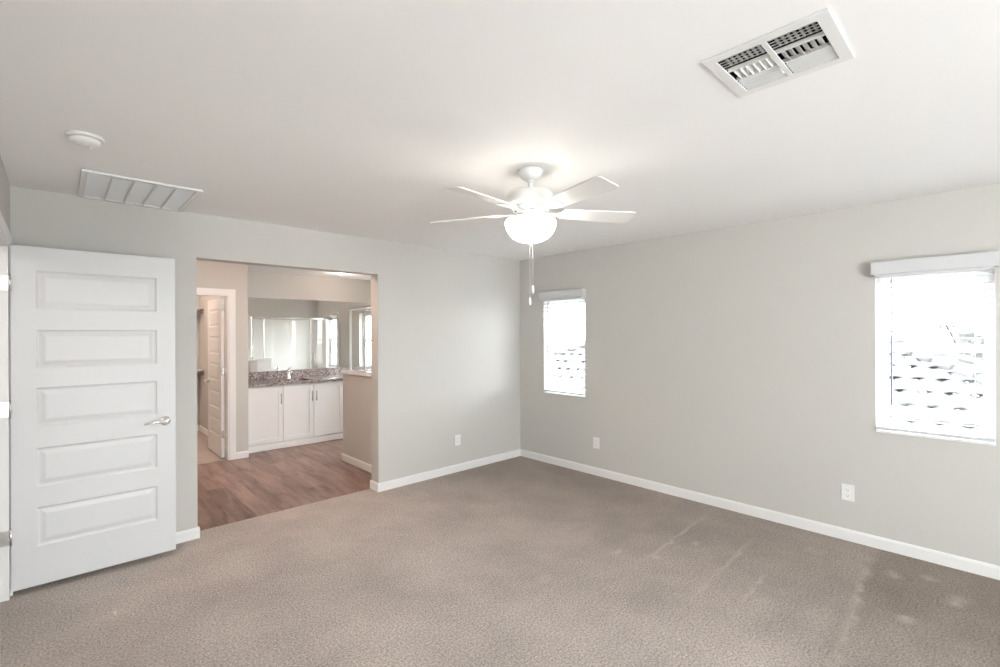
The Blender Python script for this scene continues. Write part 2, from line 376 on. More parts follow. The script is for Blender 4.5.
# ------------------------------------------------------------------ doors
def door_slab(w, z0, z1, th, panels, stile=.104):
    """five-panel moulded door in local coords: x 0..w, faces at y 0 (front) and th; both faces moulded"""
    bm = bmesh.new()
    def face(yf, sgn):
        xs = [0, stile, w-stile, w]
        rows = [(z0, None)]
        zs = [z0]+[z for p in panels for z in p]+[z1]
        def q(x0, x1, a, b, y=yf): bm.faces.new([bm.verts.new(p) for p in ((x0,y,a),(x1,y,a),(x1,y,b),(x0,y,b))])
        q(0, stile, z0, z1); q(w-stile, w, z0, z1)
        for i in range(0, len(zs), 2): q(stile, w-stile, zs[i], zs[i+1])
        for a, b in panels:
            prof = [(0, 0), (.007, .006), (.014, .008), (.022, .007), (.040, .0025), (.046, .002)]
            pr = None
            for d, dep in prof:
                y = yf+sgn*dep
                ring = [bm.verts.new(p) for p in ((stile+d,y,a+d),(w-stile-d,y,a+d),(w-stile-d,y,b-d),(stile+d,y,b-d))]
                if pr:
                    for k in range(4): bm.faces.new((pr[k], pr[(k+1) % 4], ring[(k+1) % 4], ring[k]))
                pr = ring
            bm.faces.new(pr)
    face(0, 1); face(th, -1)
    def q(*pts): bm.faces.new([bm.verts.new(p) for p in pts])
    q((0,0,z0),(0,th,z0),(0,th,z1),(0,0,z1)); q((w,0,z0),(w,0,z1),(w,th,z1),(w,th,z0)); q((0,0,z0),(w,0,z0),(w,th,z0),(0,th,z0)); q((0,0,z1),(0,th,z1),(w,th,z1),(w,0,z1))
    bmesh.ops.remove_doubles(bm, verts=bm.verts, dist=1e-5); bmesh.ops.recalc_face_normals(bm, faces=bm.faces)
    mb = MB(); mb.bm.free(); mb.bm = bm; return mb
DP = [(.268, .500), (.622, .854), (.982, 1.214), (1.330, 1.560), (1.684, 1.914)]
def lever(parent, x, z, y, side, direction, m):
    """rosette, neck and curved lever; side -1 sticks out to -y; the lever points along direction in x"""
    h = MB().lathe([(.033, 0), (.033, side*.004), (.026, side*.011), (.012, side*.013), (.011, side*.045)], (x, y, z), 24, 'y').build('door_handle', m, parent, local=True)
    lv = MB().tube([(x, y+side*.045, z), (x+direction*.02, y+side*.052, z+.001), (x+direction*.06, y+side*.054, z+.002), (x+direction*.10, y+side*.052, z-.004), (x+direction*.118, y+side*.047, z-.008)], [.010, .0105, .009, .0075, .0065], 12).build('lever', m, h, local=True)
    return h
d = struct(door_slab(.797, .037, 2.054, .035, DP).build('door_1', M['door'], None, local=True)); d.location = (LX+.010, DY1-.006, 0)
d['label'] = 'white five-panel door standing open with a silver lever handle'
lever(d, .737, .938, 0, -1, -1, M['chrome']); lever(d, .737, .938, .035, 1, -1, M['chrome'])
MB().box(.7971, .799, .008, .027, .908, .968).lathe([(.006, .799), (.005, .805)], (0, .0175, .938), 12, 'x').build('latch_plate', M['nickel'], d, local=True)
for z in (.358, 1.098, 1.83):
    hb = MB().box(-.044, -.004, -.0145, -.0120, z-.0445, z+.0445, .0005)
    for zz in (-.03, 0, .03): hb.lathe([(.004, -.0145), (.004, -.0155)], (-.03, 0, z+zz), 8, 'y')
    hb.lathe([(.0065, -.047), (.0065, .047)], (-.002, -.013, z), 12)
    hb.build('hinge', M['nickel'], d, local=True)
d = struct(door_slab(.70, .015, 1.98, .035, [(a*.965, b*.965) for a, b in DP], .10).build('door_2', M['door2'], None, local=True))
d['label'] = 'white five-panel closet door standing open into the closet'
d.rotation_euler = (0, 0, PI/2); d.location = (-2.725, 2.425, 0)
lever(d, .645, .925, .035, 1, -1, M['nickel']); lever(d, .645, .925, 0, -1, -1, M['nickel'])
for z in (.3, 1.07, 1.86):
    MB().box(-.0018, -.0005, .004, .033, z-.0445, z+.0445).lathe([(.006, -.047), (.006, .047)], (-.006, -.004, z), 12).build('hinge', M['chrome'], d, local=True)

# ------------------------------------------------------------------ windows (single hung) and blinds
def window(i, a, b, z0, z1, kind='x'):
    """a,b along the wall; kind x: right wall (outside +x), kind y: front wall (outside -y)"""
    def put(mb, u0, u1, d0, d1, za, zb, bev=0):
        if kind == 'x': mb.box(d0, d1, u0, u1, za, zb, bev)
        else: mb.box(u0, u1, FY-d1, FY-d0, za, zb, bev)
    f = MB(); w = .032; D0, D1 = .075, .135
    put(f, a, b, D0, D1, z0, z0+w); put(f, a, b, D0, D1, z1-w, z1); put(f, a, a+w, D0, D1, z0+w, z1-w); put(f, b-w, b, D0, D1, z0+w, z1-w)
    root = struct(f.build('window_%d' % i, M['vinyl']))  # numbers 5 and 6 are the added rear windows
    zm = z0+(z1-z0)*.53
    s = MB(); put(s, a+w, b-w, .080, .104, z0+w, z0+w+.035); put(s, a+w, b-w, .080, .104, zm-.02, zm+.02); put(s, a+w, a+w+.025, .08, .104, z0+w+.035, zm-.02); put(s, b-w-.025, b-w, .08, .104, z0+w+.035, zm-.02)
    s.build('lower_sash', M['vinyl'], root)
    s = MB(); put(s, a+w, b-w, .1045, .128, zm-.015, zm+.02); put(s, a+w, b-w, .1045, .128, z1-w-.03, z1-w); put(s, a+w, a+w+.02, .1045, .128, zm+.02, z1-w-.03); put(s, b-w-.02, b-w, .1045, .128, zm+.02, z1-w-.03)
    s.build('upper_sash', M['vinyl'], root)
    g = MB(); put(g, a+w+.02, b-w-.02, .090, .093, z0+w+.03, zm-.015); put(g, a+w+.015, b-w-.015, .114, .117, zm+.018, z1-w-.025)
    g.build('window_glass', M['glass'], root)
    sl = MB(); put(sl, a+.0005, b-.0005, -.004, .0745, z0, z0+.012, .002); sl.build('window_sill', M['trim'], root)
    return root
for i, (a, b) in enumerate(WIN): window(i+1, a, b, WZ0, WZ1)
for i, (a, b) in enumerate(FILL_WIN): window(5+i, a, b, FZ0, FZ1, 'y')  # rear windows, added unseen to let in even fill light

def blind(a, b, z0, z1, label, wandside=1):
    w = b-a
    r = thing('window_blind', (0, (a+b)/2, z0), label, 'blind', 'white blinds on the bedroom windows')
    v = MB().box(-.062, -.048, a-.017, b+.017, z1-.004, z1+.084, .003).box(-.048, -.001, a-.017, a-.003, z1-.004, z1+.084, .002).box(-.048, -.001, b+.003, b+.017, z1-.004, z1+.084, .002)
    v.build('valance', M['blind'], r)
    MB().box(-.047, .046, a+.004, b-.004, z1-.022, z1-.003, .003).build('headrail', M['blind'], r)
    s = MB(); n = 24; zb = z0+.062; zt = z1-.055
    for k in range(n):
        z = zb+(zt-zb)*k/(n-1); tilt = .003; c = -.002
        hw = .025
        poly = [(c-hw, z+tilt-.0013), (c, z+.0012), (c+hw, z-tilt-.0013), (c+hw, z-tilt+.0013), (c, z+.0042), (c-hw, z+tilt+.0013)]
        s.prism(poly, 'y', a+.006, b-.006)
    s.build('slats', M['blind'], r)
    MB().box(-.027, .023, a+.006, b-.006, z0+.0225, z0+.042, .004).build('bottom_rail', M['blind'], r)
    for yy in (a+.09, b-.09):
        c = MB()
        for xx in (-.0292, .0252): c.tube([(xx, yy, z0+.04), (xx, yy, z1-.04)], .0009, 6)
        c.build('ladder_cord', M['cord'], r)
    yy = b-.092
    MB().tube([(-.036, yy, z1-.03), (-.0365, yy, z1-.05), (-.036, yy, z1-.34), (-.0355, yy, 1.02)], [.002, .0042, .0042, .005], 8).build('tilt_wand', M['wand'], r)
    return r
blind(WIN[1][0], WIN[1][1], WZ0, WZ1, 'white horizontal blind on the right-hand window overlooking the tiled roof')
blind(WIN[0][0], WIN[0][1], WZ0, WZ1, 'white horizontal blind on the narrow window near the far room corner')

# ------------------------------------------------------------------ outlets
def outlet():
    r = thing('wall_outlet', (0, 0, 0), '', 'outlet', 'white wall outlets above the baseboards')
    MB().box(-.039, .039, -.0055, 0, -.0585, .0585, .002).build('cover_plate', M['plastic'], r, local=True)
    for z in (.0195, -.0195):
        f = MB().prism([(math.cos(2*PI*k/20)*.0175, z+max(-.0135, min(.0135, math.sin(2*PI*k/20)*.0175))) for k in range(20)], 'y', -.008, -.0054).build('socket_face', M['plastic'], r, local=True)
        MB().box(-.0085, -.006, -.0083, -.0079, z-.001, z+.008).box(.005, .0075, -.0083, -.0079, z-.001, z+.007).lathe([(.0028, -.0079), (.0028, -.0083)], (0, 0, z-.008), 10, 'y').build('slot', M['slot'], f, local=True)
    MB().lathe([(.003, -.0054), (.0028, -.007)], (0, 0, 0), 10, 'y').build('screw', M['plastic'], r, local=True)
    return r
o0 = outlet()
spots = [((-.993, 0, .349), 0, 'white wall outlet left of the far room corner'), ((0, -1.146, .347), PI/2, 'white wall outlet below and right of the narrow window'), ((0, -3.361, .351), PI/2, 'white wall outlet below the right-hand window')]
for i, (loc, rz, lab) in enumerate(spots):
    o = o0 if i == 0 else copy_tree(o0)
    o.location = loc; o.rotation_euler = (0, 0, rz if i == 0 else -PI/2); o['label'] = lab

# ------------------------------------------------------------------ ceiling fan
fr = thing('ceiling_fan', (FANX, FANY, H), 'white five-blade ceiling fan with a lit frosted glass bowl', 'ceiling fan')
def loc(mb, name, m, p=fr): return mb.build(name, m, p, local=True)
loc(MB().lathe([(.066, 0), (.066, -.012), (.060, -.03), (.045, -.05), (.024, -.06)], seg=40), 'canopy', M['fan'])
loc(MB().lathe([(.0125, -.055), (.0125, -.125)], seg=20).lathe([(.022, -.055), (.022, -.066), (.016, -.07)], seg=20), 'downrod', M['fan'])
loc(MB().lathe([(.02, -.118), (.085, -.123), (.118, -.130), (.128, -.146), (.128, -.190), (.122, -.198), (.108, -.202), (.10, -.204)], seg=48), 'motor_housing', M['fan'])
lk = loc(MB().lathe([(.10, -.204), (.102, -.210), (.100, -.226), (.075, -.246), (.060, -.250), (.060, -.258), (.10, -.268), (.128, -.278), (.128, -.284)], seg=48), 'switch_housing', M['fan'])
for k in range(10):
    a = 2*PI*k/10+.2; c, s_ = math.cos(a), math.sin(a)
    p = Vector((c*.0885, s_*.0885, -.2365)); tdir = Vector((-s_, c, 0)); dn = Vector((c*.75, s_*.75, .0)); n2 = Vector((c*.45, s_*.45, -1)).normalized(); dd = tdir.cross(n2)
    pts = [p+tdir*i*.013+dd*j*.0035+n2*(k2*.0012) for k2 in (0, 1) for i, j in ((-1, -1), (1, -1), (1, 1), (-1, 1))]
    sl = MB(); sl.hexa(pts); loc(sl, 'vent_slot', M['slot'], lk)
bowl = [(.148, -.268), (.154, -.276), (.156, -.290), (.150, -.312), (.136, -.338), (.112, -.360), (.078, -.376), (.040, -.384), (.012, -.386), (.012, -.383), (.040, -.380), (.076, -.372), (.108, -.356), (.131, -.335), (.145, -.310), (.151, -.290), (.149, -.278), (.144, -.270)]
bowl = [(r_*.915, z-.012-(.0 if z > -.3 else .006*(-z-.3)/.08)) for r_, z in bowl]
mbw = MB(); rings = []
for r_, z in bowl: rings.append([mbw.bm.verts.new((r_*math.cos(2*PI*k/48), r_*math.sin(2*PI*k/48), z)) for k in range(48)])
for i in range(len(rings)):
    a, b2 = rings[i], rings[(i+1) % len(rings)]
    for k in range(48):
        f = mbw.bm.faces.new((a[k], a[(k+1) % 48], b2[(k+1) % 48], b2[k])); f.smooth = True
bmesh.ops.recalc_face_normals(mbw.bm, faces=mbw.bm.faces)
bw_ = loc(mbw, 'light_bowl', M['bowl'])
loc(MB().lathe([(.018, -.396), (.018, -.406), (.012, -.412), (.009, -.420), (.004, -.426)], seg=20), 'finial', M['brass'])
for (dx, dy, zl, zk) in ((.008, -.008, -.648, -.690), (-.004, .004, -.714, -.756)):
    c = loc(MB().tube([(dx*.5, dy*.5, -.41), (dx, dy, -.44), (dx, dy, zl)], .0008, 6), 'pull_chain', M['fan'])
    loc(MB().lathe([(.002, zl+.002), (.0055, zl-.004), (.0075, (zl+zk)/2-.005), (.0065, zk+.005), (.002, zk)], (dx, dy, 0), 14), 'pull_knob', M['fan'], c)
PH = math.radians(42)
for k in range(5):
    a = PH+k*2*PI/5
    pit = math.radians(-13)
    outl = [(.185, -.048), (.22, -.053), (.36, -.060), (.52, -.066), (.600, -.068), (.612, -.064), (.620, -.052), (.620, .052), (.612, .064), (.600, .068), (.52, .066), (.36, .060), (.22, .053), (.185, .048), (.178, 0)]
    mb = MB().prism(outl, 'z', -.0035, .0035)
    bl = mb.build('blade', M['fan'], fr, local=True)
    bl.location = (0, 0, -.234); bl.rotation_euler = Matrix.Rotation(a, 3, 'Z').to_euler()
    bl.rotation_mode = 'QUATERNION'; bl.rotation_quaternion = (Matrix.Rotation(a, 3, 'Z') @ Matrix.Rotation(pit, 3, 'X')).to_quaternion()
    ir = MB().prism([(.085, -.014), (.15, -.012), (.175, -.03), (.215, -.04), (.25, -.034), (.262, -.015), (.262, .015), (.25, .034), (.215, .04), (.175, .03), (.15, .012), (.085, .014)], 'z', -.0085, -.0037)
    for sxy in ((.205, -.024), (.205, .024), (.245, 0)): ir.lathe([(.005, -.0084), (.005, -.0105), (.003, -.0115)], (sxy[0], sxy[1], 0), 10)
    ir.build('blade_iron', M['fan'], bl, local=True)

# ------------------------------------------------------------------ ceiling register near the camera
vx0, vx1, vy0, vy1 = VENT
vt = thing('ceiling_vent', ((vx0+vx1)/2, (vy0+vy1)/2, H), 'white square supply vent with curved louvres, nearest the camera on the ceiling', 'vent')
f = MB(); e = .036; zt, zb = H-.001, H-.0065
def fr_piece(mb, a0, a1, b0, b1):
    mb.box(a0, a1, b0, b1, zb, zt, .002)
fr_piece(f, vx0, vx0+e, vy0, vy1); fr_piece(f, vx1-e, vx1, vy0, vy1); fr_piece(f, vx0+e-.002, vx1-e+.002, vy0, vy0+e); fr_piece(f, vx0+e-.002, vx1-e+.002, vy1-e, vy1)
ym = (vy0+vy1)/2
f.box(vx0+e-.002, vx1-e+.002, ym-.009, ym+.009, zb+.001, zt-.001, .002)
f.build('frame', M['metalw'], vt)
MB().box(vx0+iv+.001, vx1-iv-.001, vy0+iv+.001, vy0+iv+.003, H-.001, H+.095).box(vx0+iv+.001, vx1-iv-.001, vy1-iv-.003, vy1-iv-.001, H-.001, H+.095).box(vx0+iv+.001, vx0+iv+.003, vy0+iv+.003, vy1-iv-.003, H-.001, H+.095).box(vx1-iv-.003, vx1-iv-.001, vy0+iv+.003, vy1-iv-.003, H-.001, H+.095).box(vx0+iv+.003, vx1-iv-.003, vy0+iv+.003, vy1-iv-.003, H+.09, H+.095).build('duct_collar', M['dark'], vt)
def curved(mb, axis, c0, a0, a1, d, depth=.022, z=H-.006):
    """one stamped curved louvre blade: runs along axis between a0,a1 at c0, leaning by d"""
    prof = []
    for i in range(6):
        t_ = i/5; prof.append((c0+d*(t_**1.8), z+depth*(1-(1-t_)**1.0)*.9))
    th = .0009
    poly = prof+[(u+th, w_) for u, w_ in prof[::-1]]
    mb.prism(poly, axis, a0, a1)
xi0, xi1, yi0, yi1 = vx0+e, vx1-e, vy0+e, vy1-e
W3 = (xi1-xi0)
xa, xb = xi0+W3*.36, xi0+W3*.64
for (ya, yb) in ((yi0, ym-.009), (ym+.009, yi1)):
    lb = MB()
    for k in range(5): curved(lb, 'y', xi0+.003+k*(xa-xi0-.012)/5, ya+.002, yb-.002, .021, .013)
    lb.build('louvre_bank', M['metalw'], vt)
    lb = MB()
    for k in range(5): curved(lb, 'y', xi1-.006-k*(xi1-xb-.008)/5, ya+.002, yb-.002, -.016, .020)
    lb.build('louvre_bank', M['metalw'], vt)
    lb = MB(); sg = 1 if ya < ym-.02 else -1
    for k in range(6): curved(lb, 'x', ya+.010+k*(yb-ya-.014)/6+(0 if sg > 0 else .006), xa+.002, xb-.002, sg*.020, .020)
    lb.build('louvre_bank', M['metalw'], vt)
    # slotted damper behind the bank that shows as a row of short dark gaps
    dm = MB()
    for k in range(8): dm.box(xi0-.002, xa+.004, ya+k*(yb-ya)/8+.002, ya+k*(yb-ya)/8+.008, H+.018, H+.024)
    dm.build('damper', M['metalw'], vt)
dv = MB().box(xa-.0015, xa+.0015, yi0, yi1, zb+.002, zt+.01).box(xb-.0015, xb+.0015, yi0, yi1, zb+.002, zt+.01); dv.build('divider', M['metalw'], vt)
MB().tube([(xb+.012, ym+.004, H-.010), (xb+.012, ym+.003, H-.020), (xb+.026, ym-.001, H-.024)], .0022, 8).build('damper_lever', M['metalw'], vt)

# ------------------------------------------------------------------ return grille
gx0, gx1, gy0, gy1 = GRL
gr = thing('return_grille', ((gx0+gx1)/2, (gy0+gy1)/2, H), 'large pale rectangular return air grille on the ceiling above the open door', 'vent')
f = MB(); e = .030; zb = H-.014
f.box(gx0, gx0+e, gy0, gy1, zb, H-.001, .003).box(gx1-e, gx1, gy0, gy1, zb, H-.001, .003).box(gx0+e-.003, gx1-e+.003, gy0, gy0+e, zb, H-.001, .003).box(gx0+e-.003, gx1-e+.003, gy1-e, gy1, zb, H-.001, .003)
f.build('frame', M['metalw'], gr)
lb = MB(); n = 34
for k in range(n):
    y = gy0+e+.004+k*(gy1-gy0-2*e-.01)/n
    lb.hexa([(gx0+e, y+.013, H-.009), (gx1-e, y+.013, H-.009), (gx1-e, y+.014, H-.009), (gx0+e, y+.014, H-.009), (gx0+e, y, H+.006), (gx1-e, y, H+.006), (gx1-e, y+.001, H+.006), (gx0+e, y+.001, H+.006)])
lb.build('louvre_bank', M['grille'], gr)
for k in range(1, 5):
    x = gx0+e+(gx1-gx0-2*e)*k/5
    MB().box(x-.005, x+.005, gy0+e-.002, gy1-e+.002, zb+.0005, zb+.003).build('cross_bar', M['grille'], gr)
MB().box(gx0+ig+.001, gx1-ig-.001, gy0+ig+.001, gy1-ig-.001, H+.02, H+.04).build('air_filter', M['filter'], gr)

# ------------------------------------------------------------------ smoke detector
sd = thing('smoke_detector', (-4.134, -1.262, H), 'round white smoke detector on the ceiling beside the return grille', 'smoke detector')
sd_m = MB().lathe([(.070, 0), (.070, -.010), (.067, -.013)], seg=40).build('base', M['plastic'], sd, local=True)
MB().lathe([(.053, -.011), (.053, -.0155)], seg=40).build('sensor_gap', M['slot'], sd, local=True)
MB().lathe([(.056, -.0145), (.057, -.020), (.054, -.030), (.046, -.037), (.030, -.041), (.010, -.042)], seg=40).build('cover', M['plastic'], sd, local=True)
MB().lathe([(.010, -.040), (.010, -.044), (.007, -.046)], (.02, .01, 0), 16).build('test_button', M['plastic'], sd, local=True)

# ------------------------------------------------------------------ bathroom
# vanity cabinet
CY = 2.49; CZ = .845
X0v = -2.488
vc = thing('vanity_cabinet', (-1.225, CY, 0), 'white shaker vanity cabinet with bar pulls under the granite counter', 'cabinet')
bd = MB().box(X0v, -.002, CY+.020, CY+.035, .0, CZ).box(X0v, X0v+.018, CY+.035, BY-.001, 0, CZ).box(-.020, -.002, CY+.035, BY-.001, 0, CZ).box(X0v+.018, -.020, CY+.035, BY-.001, .08, .098).box(X0v, -.002, CY+.004, CY+.020, .0, .085)
bd.build('body', M['cab'], vc)
xs = [-2.46, -2.010, -1.596, -1.160, -.740, -.325, -.012]
for i in range(6):
    a, b_ = xs[i]+.003, xs[i+1]-.003; z0, z1 = .095, .828; r_ = .055
    dm = MB().box(a, a+r_, CY, CY+.019, z0, z1, .0015).box(b_-r_, b_, CY, CY+.019, z0, z1, .0015).box(a+r_-.001, b_-r_+.001, CY, CY+.019, z0, z0+r_, .0015).box(a+r_-.001, b_-r_+.001, CY, CY+.019, z1-r_, z1, .0015).box(a+r_-.001, b_-r_+.001, CY+.009, CY+.015, z0+r_-.001, z1-r_+.001)
    dd = dm.build('door', M['cab'], vc)
    hx = b_-.027 if i in (0, 1, 3) else a+.027
    MB().tube([(hx, CY+.001, .622), (hx, CY-.028, .622)], .004, 8).tube([(hx, CY+.001, .718), (hx, CY-.028, .718)], .004, 8).tube([(hx, CY-.029, .600), (hx, CY-.029, .740)], .0055, 10).build('handle', M['steel'], dd)
# counter and backsplash
SKX = -1.80
ct = thing('countertop', (-1.225, 2.8, CZ), 'speckled brown and grey granite vanity countertop with backsplash', 'countertop')
c = slab('counter_slab', M['granite'], 'z', CZ, CZ+.038, X0v, -.002, 2.462, BY-.001, [(SKX-.21, SKX+.21, 2.60, 2.93)])
del c['kind']; c.parent = ct
for v_ in c.data.vertices: v_.co -= Vector(ct.location)
MB().box(X0v+.0, -.002, BY-.022, BY-.001, CZ+.0385, CZ+.145, .002).box(X0v, X0v+.02, 2.47, BY-.022, CZ+.0385, CZ+.145, .002).build('backsplash', M['granite'], ct)
sk = MB(); 
prof = [(1.0, -.002), (.97, -.03), (.9, -.09), (.7, -.125), (.3, -.135)]
prv = None
for s_, z in prof:
    ring = [sk.bm.verts.new((SKX+math.copysign(abs(math.cos(t_))**.6, math.cos(t_))*.209*s_, 2.765+math.copysign(abs(math.sin(t_))**.6, math.sin(t_))*.164*s_, CZ+.001+z)) for t_ in [2*PI*k/32 for k in range(32)]]
    if prv:
        for k in range(32):
            ff = sk.bm.faces.new((prv[k], prv[(k+1) % 32], ring[(k+1) % 32], ring[k])); ff.smooth = True
    prv = ring
sk.bm.faces.new(prv)
tag(sk.build('sink_basin', M['porc'], origin=(SKX, 2.765, CZ)), 'white oval basin set into the granite counter', 'sink')
FX, FYc, FZ = -1.77, 2.985, CZ+.0385
fc = thing('faucet', (FX, FYc, FZ), 'small chrome faucet on the vanity counter in front of the mirror', 'faucet')
MB().lathe([(.028, 0), (.028, .006), (.023, .012), (.021, .11), (.019, .118)], seg=24).build('base', M['chrome'], fc, local=True)
MB().tube([(0, 0, .095), (0, -.05, .115), (0, -.10, .112), (0, -.125, .095)], [.014, .013, .011, .010], 12).build('spout', M['chrome'], fc, local=True)
MB().tube([(0, 0, .118), (0, .004, .135), (0, -.03, .155), (0, -.07, .165)], [.012, .010, .007, .006], 10).build('lever', M['chrome'], fc, local=True)
# mirror
tag(MB().box(-2.485, -.004, BY-.0055, BY-.0005, CZ+.147, 2.058).build('wall_mirror', M['mirror'], origin=(-1.2, BY, CZ+.147)), 'wide frameless mirror above the granite backsplash', 'mirror')
# recessed lights
for i, (x, y) in enumerate(CANS):
    c = thing('recessed_light', (x, y, H), ('round recessed ceiling light above the vanity counter', 'added unseen recessed ceiling light brightening the bathroom floor in front of the closet')[i], 'ceiling light', 'recessed lights in the bathroom ceiling, one of them added')
    mb = MB(); rings = []
    for r_, z in ((.058, 0), (.098, 0), (.098, -.004), (.080, -.007), (.060, -.004), (.057, .07), (.058, .07)):
        rings.append([mb.bm.verts.new((r_*math.cos(2*PI*k/32), r_*math.sin(2*PI*k/32), z-.0005)) for k in range(32)])
    for j in range(len(rings)):
        for k in range(32): mb.bm.faces.new((rings[j][k], rings[j][(k+1) % 32], rings[(j+1) % len(rings)][(k+1) % 32], rings[(j+1) % len(rings)][k]))
    bmesh.ops.recalc_face_normals(mb.bm, faces=mb.bm.faces)
    mb.build('trim_ring', M['metalw'], c, local=True)
    bf = MB(); q0 = None
    for r_, z in ((.0565, .001), (.050, .064)):
        q1 = [bf.bm.verts.new((r_*math.cos(2*PI*k/24), r_*math.sin(2*PI*k/24), z)) for k in range(24)]
        if q0:
            for k in range(24): bf.bm.faces.new((q0[k], q0[(k+1) % 24], q1[(k+1) % 24], q1[k]))
        q0 = q1
    bf.build('baffle', M['dark'], c, local=True)
    MB().lathe([(.056, .066), (.056, .070)], seg=24).build('lamp_lens', M['dark'] if i == 0 else M['bulb'], c, local=True)
lamp('bath_fill_lamp', 'POINT', (CANS[1][0], CANS[1][1], H-.10), BATH_W, (1, .72, .58), .06)  # warm fill added under the unseen second can

lamp('vanity_lamp', 'POINT', (CANS[0][0], CANS[0][1]-.1, H-.08), BATH_W*.17, (1, .80, .68), .05)
# shower: tiled surround, glass enclosure, head
SY = 1.25; GX = (PX0+PX1)/2
struct(MB().box(PX1+.001, -.001, WT+.001, WT+.012, 0, 1.84).box(PX1+.001, PX1+.010, WT+.012, SY, 0, PZ-.001).box(PX1+.010, -.001, WT+.012, SY-.05, 0, .05).box(PX1+.001, -.001, SY-.05, SY+.05, 0, .10)
       .build('wall_shower_tile', M['tile']))
struct(slab('wall_shower_tile_side', M['tile'], 'x', -.012, -.001, WT+.012, SY, 0, 1.84, [(WIN[2][0], WIN[2][1], WZ0, WZ1)]))
struct(MB().box(PX1+.001, -1.34, SY-.045, SY+.045, .10, PZ).build('wall_shower_return', M['tile']))
struct(MB().box(PX1+.023, -1.32, SY-.055, SY+.055, PZ, PZ+.03, .003).build('trim_shower_cap', M['trim']))
se = thing('shower_enclosure', (-.8, SY, .1), 'chrome framed clear glass shower enclosure on the pony wall', 'shower enclosure')
ZT = 1.84; zc = PZ+.03
MB().box(GX-.003, GX+.003, WT+.02, SY-.012, zc+.012, ZT-.012).build('side_glass', M['shglass'], se)
MB().box(GX+.014, -1.465, SY-.003, SY+.003, zc+.012, ZT-.02).build('return_glass', M['shglass'], se)
MB().box(-1.443, -1.321, SY-.003, SY+.003, zc+.001, ZT-.02).build('return_glass', M['shglass'], se)
MB().box(-1.319, -.60, SY-.003, SY+.003, .112, ZT-.02).build('fixed_glass', M['shglass'], se)
dg = MB().box(-.580, -.03, SY-.003, SY+.003, .125, ZT-.03).build('door_glass', M['shglass'], se)
MB().tube([(-.54, SY+.003, .95), (-.54, SY+.045, .95), (-.54, SY+.045, 1.15), (-.54, SY+.003, 1.15)], .009, 10).build('handle', M['chrome'], dg)
rl = MB().box(GX-.014, GX+.014, WT+.015, SY+.014, ZT-.014, ZT+.014, .002).box(GX+.0145, -.013, SY-.014, SY+.014, ZT-.02, ZT+.014, .002)
rl.build('top_rail', M['chrome'], se)
for q_ in ((GX-.012, GX+.012, SY-.012, SY+.012, zc+.001, ZT-.014), (-1.464, -1.444, SY-.01, SY+.01, zc+.001, ZT-.02), (-.598, -.582, SY-.01, SY+.01, .101, ZT-.02), (-.029, -.013, SY-.01, SY+.01, .101, ZT-.02), (GX-.01, GX+.01, WT+.013, WT+.03, zc+.001, ZT-.014)):
    MB().box(*q_, .002).build('post', M['chrome'], se)
for q_ in ((GX-.01, GX+.01, WT+.03, SY-.012, zc+.0005, zc+.014), (-1.319, -.03, SY-.01, SY+.01, .1005, .114)):
    MB().box(*q_).build('bottom_channel', M['chrome'], se)
sh = thing('shower_fixture', (0, 1.19, 1.96), 'small metal shower head on a curved arm above the shower', 'shower head')
MB().lathe([(.028, -.001), (.028, -.006), (.012, -.012)], seg=20, axis='x').build('flange', M['nickel'], sh, local=True)
MB().tube([(-.008, 0, 0), (-.09, -.01, .012), (-.15, -.02, -.02), (-.175, -.025, -.05)], .008, 10).build('shower_arm', M['nickel'], sh, local=True)
MB().lathe([(.010, 0), (.016, -.02), (.042, -.045), (.044, -.055), (.03, -.057)], (-.178, -.026, -.05), 24).build('spray_head', M['nickel'], sh, local=True)

# ------------------------------------------------------------------ closet
for i, (z, lab) in enumerate(((1.93, 'white upper closet shelf on the back wall above the hanging rod'), (.965, 'white lower closet shelf on the back wall above the baseboard'))):
    s_ = thing('closet_shelf', (-3.4, 4.5, z), lab, 'shelf', 'white shelves in the closet')
    MB().box(-4.43, -2.535, 4.34, 4.678, z, z+.019, .002).build('board', M['shelf'], s_)
    MB().box(-4.43, -2.535, 4.661, 4.679, z-.085, z-.001, .001).build('cleat', M['shelf'], s_)
    for x in (-4.1, -3.35, -2.65):
        MB().prism([(4.660, z-.25), (4.660, z-.001), (4.36, z-.001), (4.36, z-.02), (4.63, z-.05), (4.645, z-.25)], 'x', x-.008, x+.008).build('bracket', M['shelf'], s_)
    if i == 0 or True:
        MB().tube([(-4.43, 4.40, z-.045), (-2.54, 4.40, z-.045)], .016, 14).build('hanging_rod', M['nickel'], s_)
lamp('closet_fill_lamp', 'POINT', (-3.6, 3.5, H-.14), CLOSET_W, (1, .78, .66), .09)  # fill light added in the unseen part of the closet
cl = thing('closet_fill_light', (-3.6, 3.5, H), 'added round white ceiling light, unseen, brightening the closet', 'ceiling light')
MB().lathe([(.14, 0), (.14, -.02), (.13, -.03)], seg=32).build('base', M['metalw'], cl, local=True)
lamp('hall_fill_lamp', 'POINT', (-5.3, -1.2, H-.16), HALL_W, (1, .92, .84), .12)  # fill light added in the unseen hall

# ------------------------------------------------------------------ outside
GZ = -3.1
g = slab('ground', M['ground'], 'z', GZ-.2, GZ, .6, 260, -160, 220)
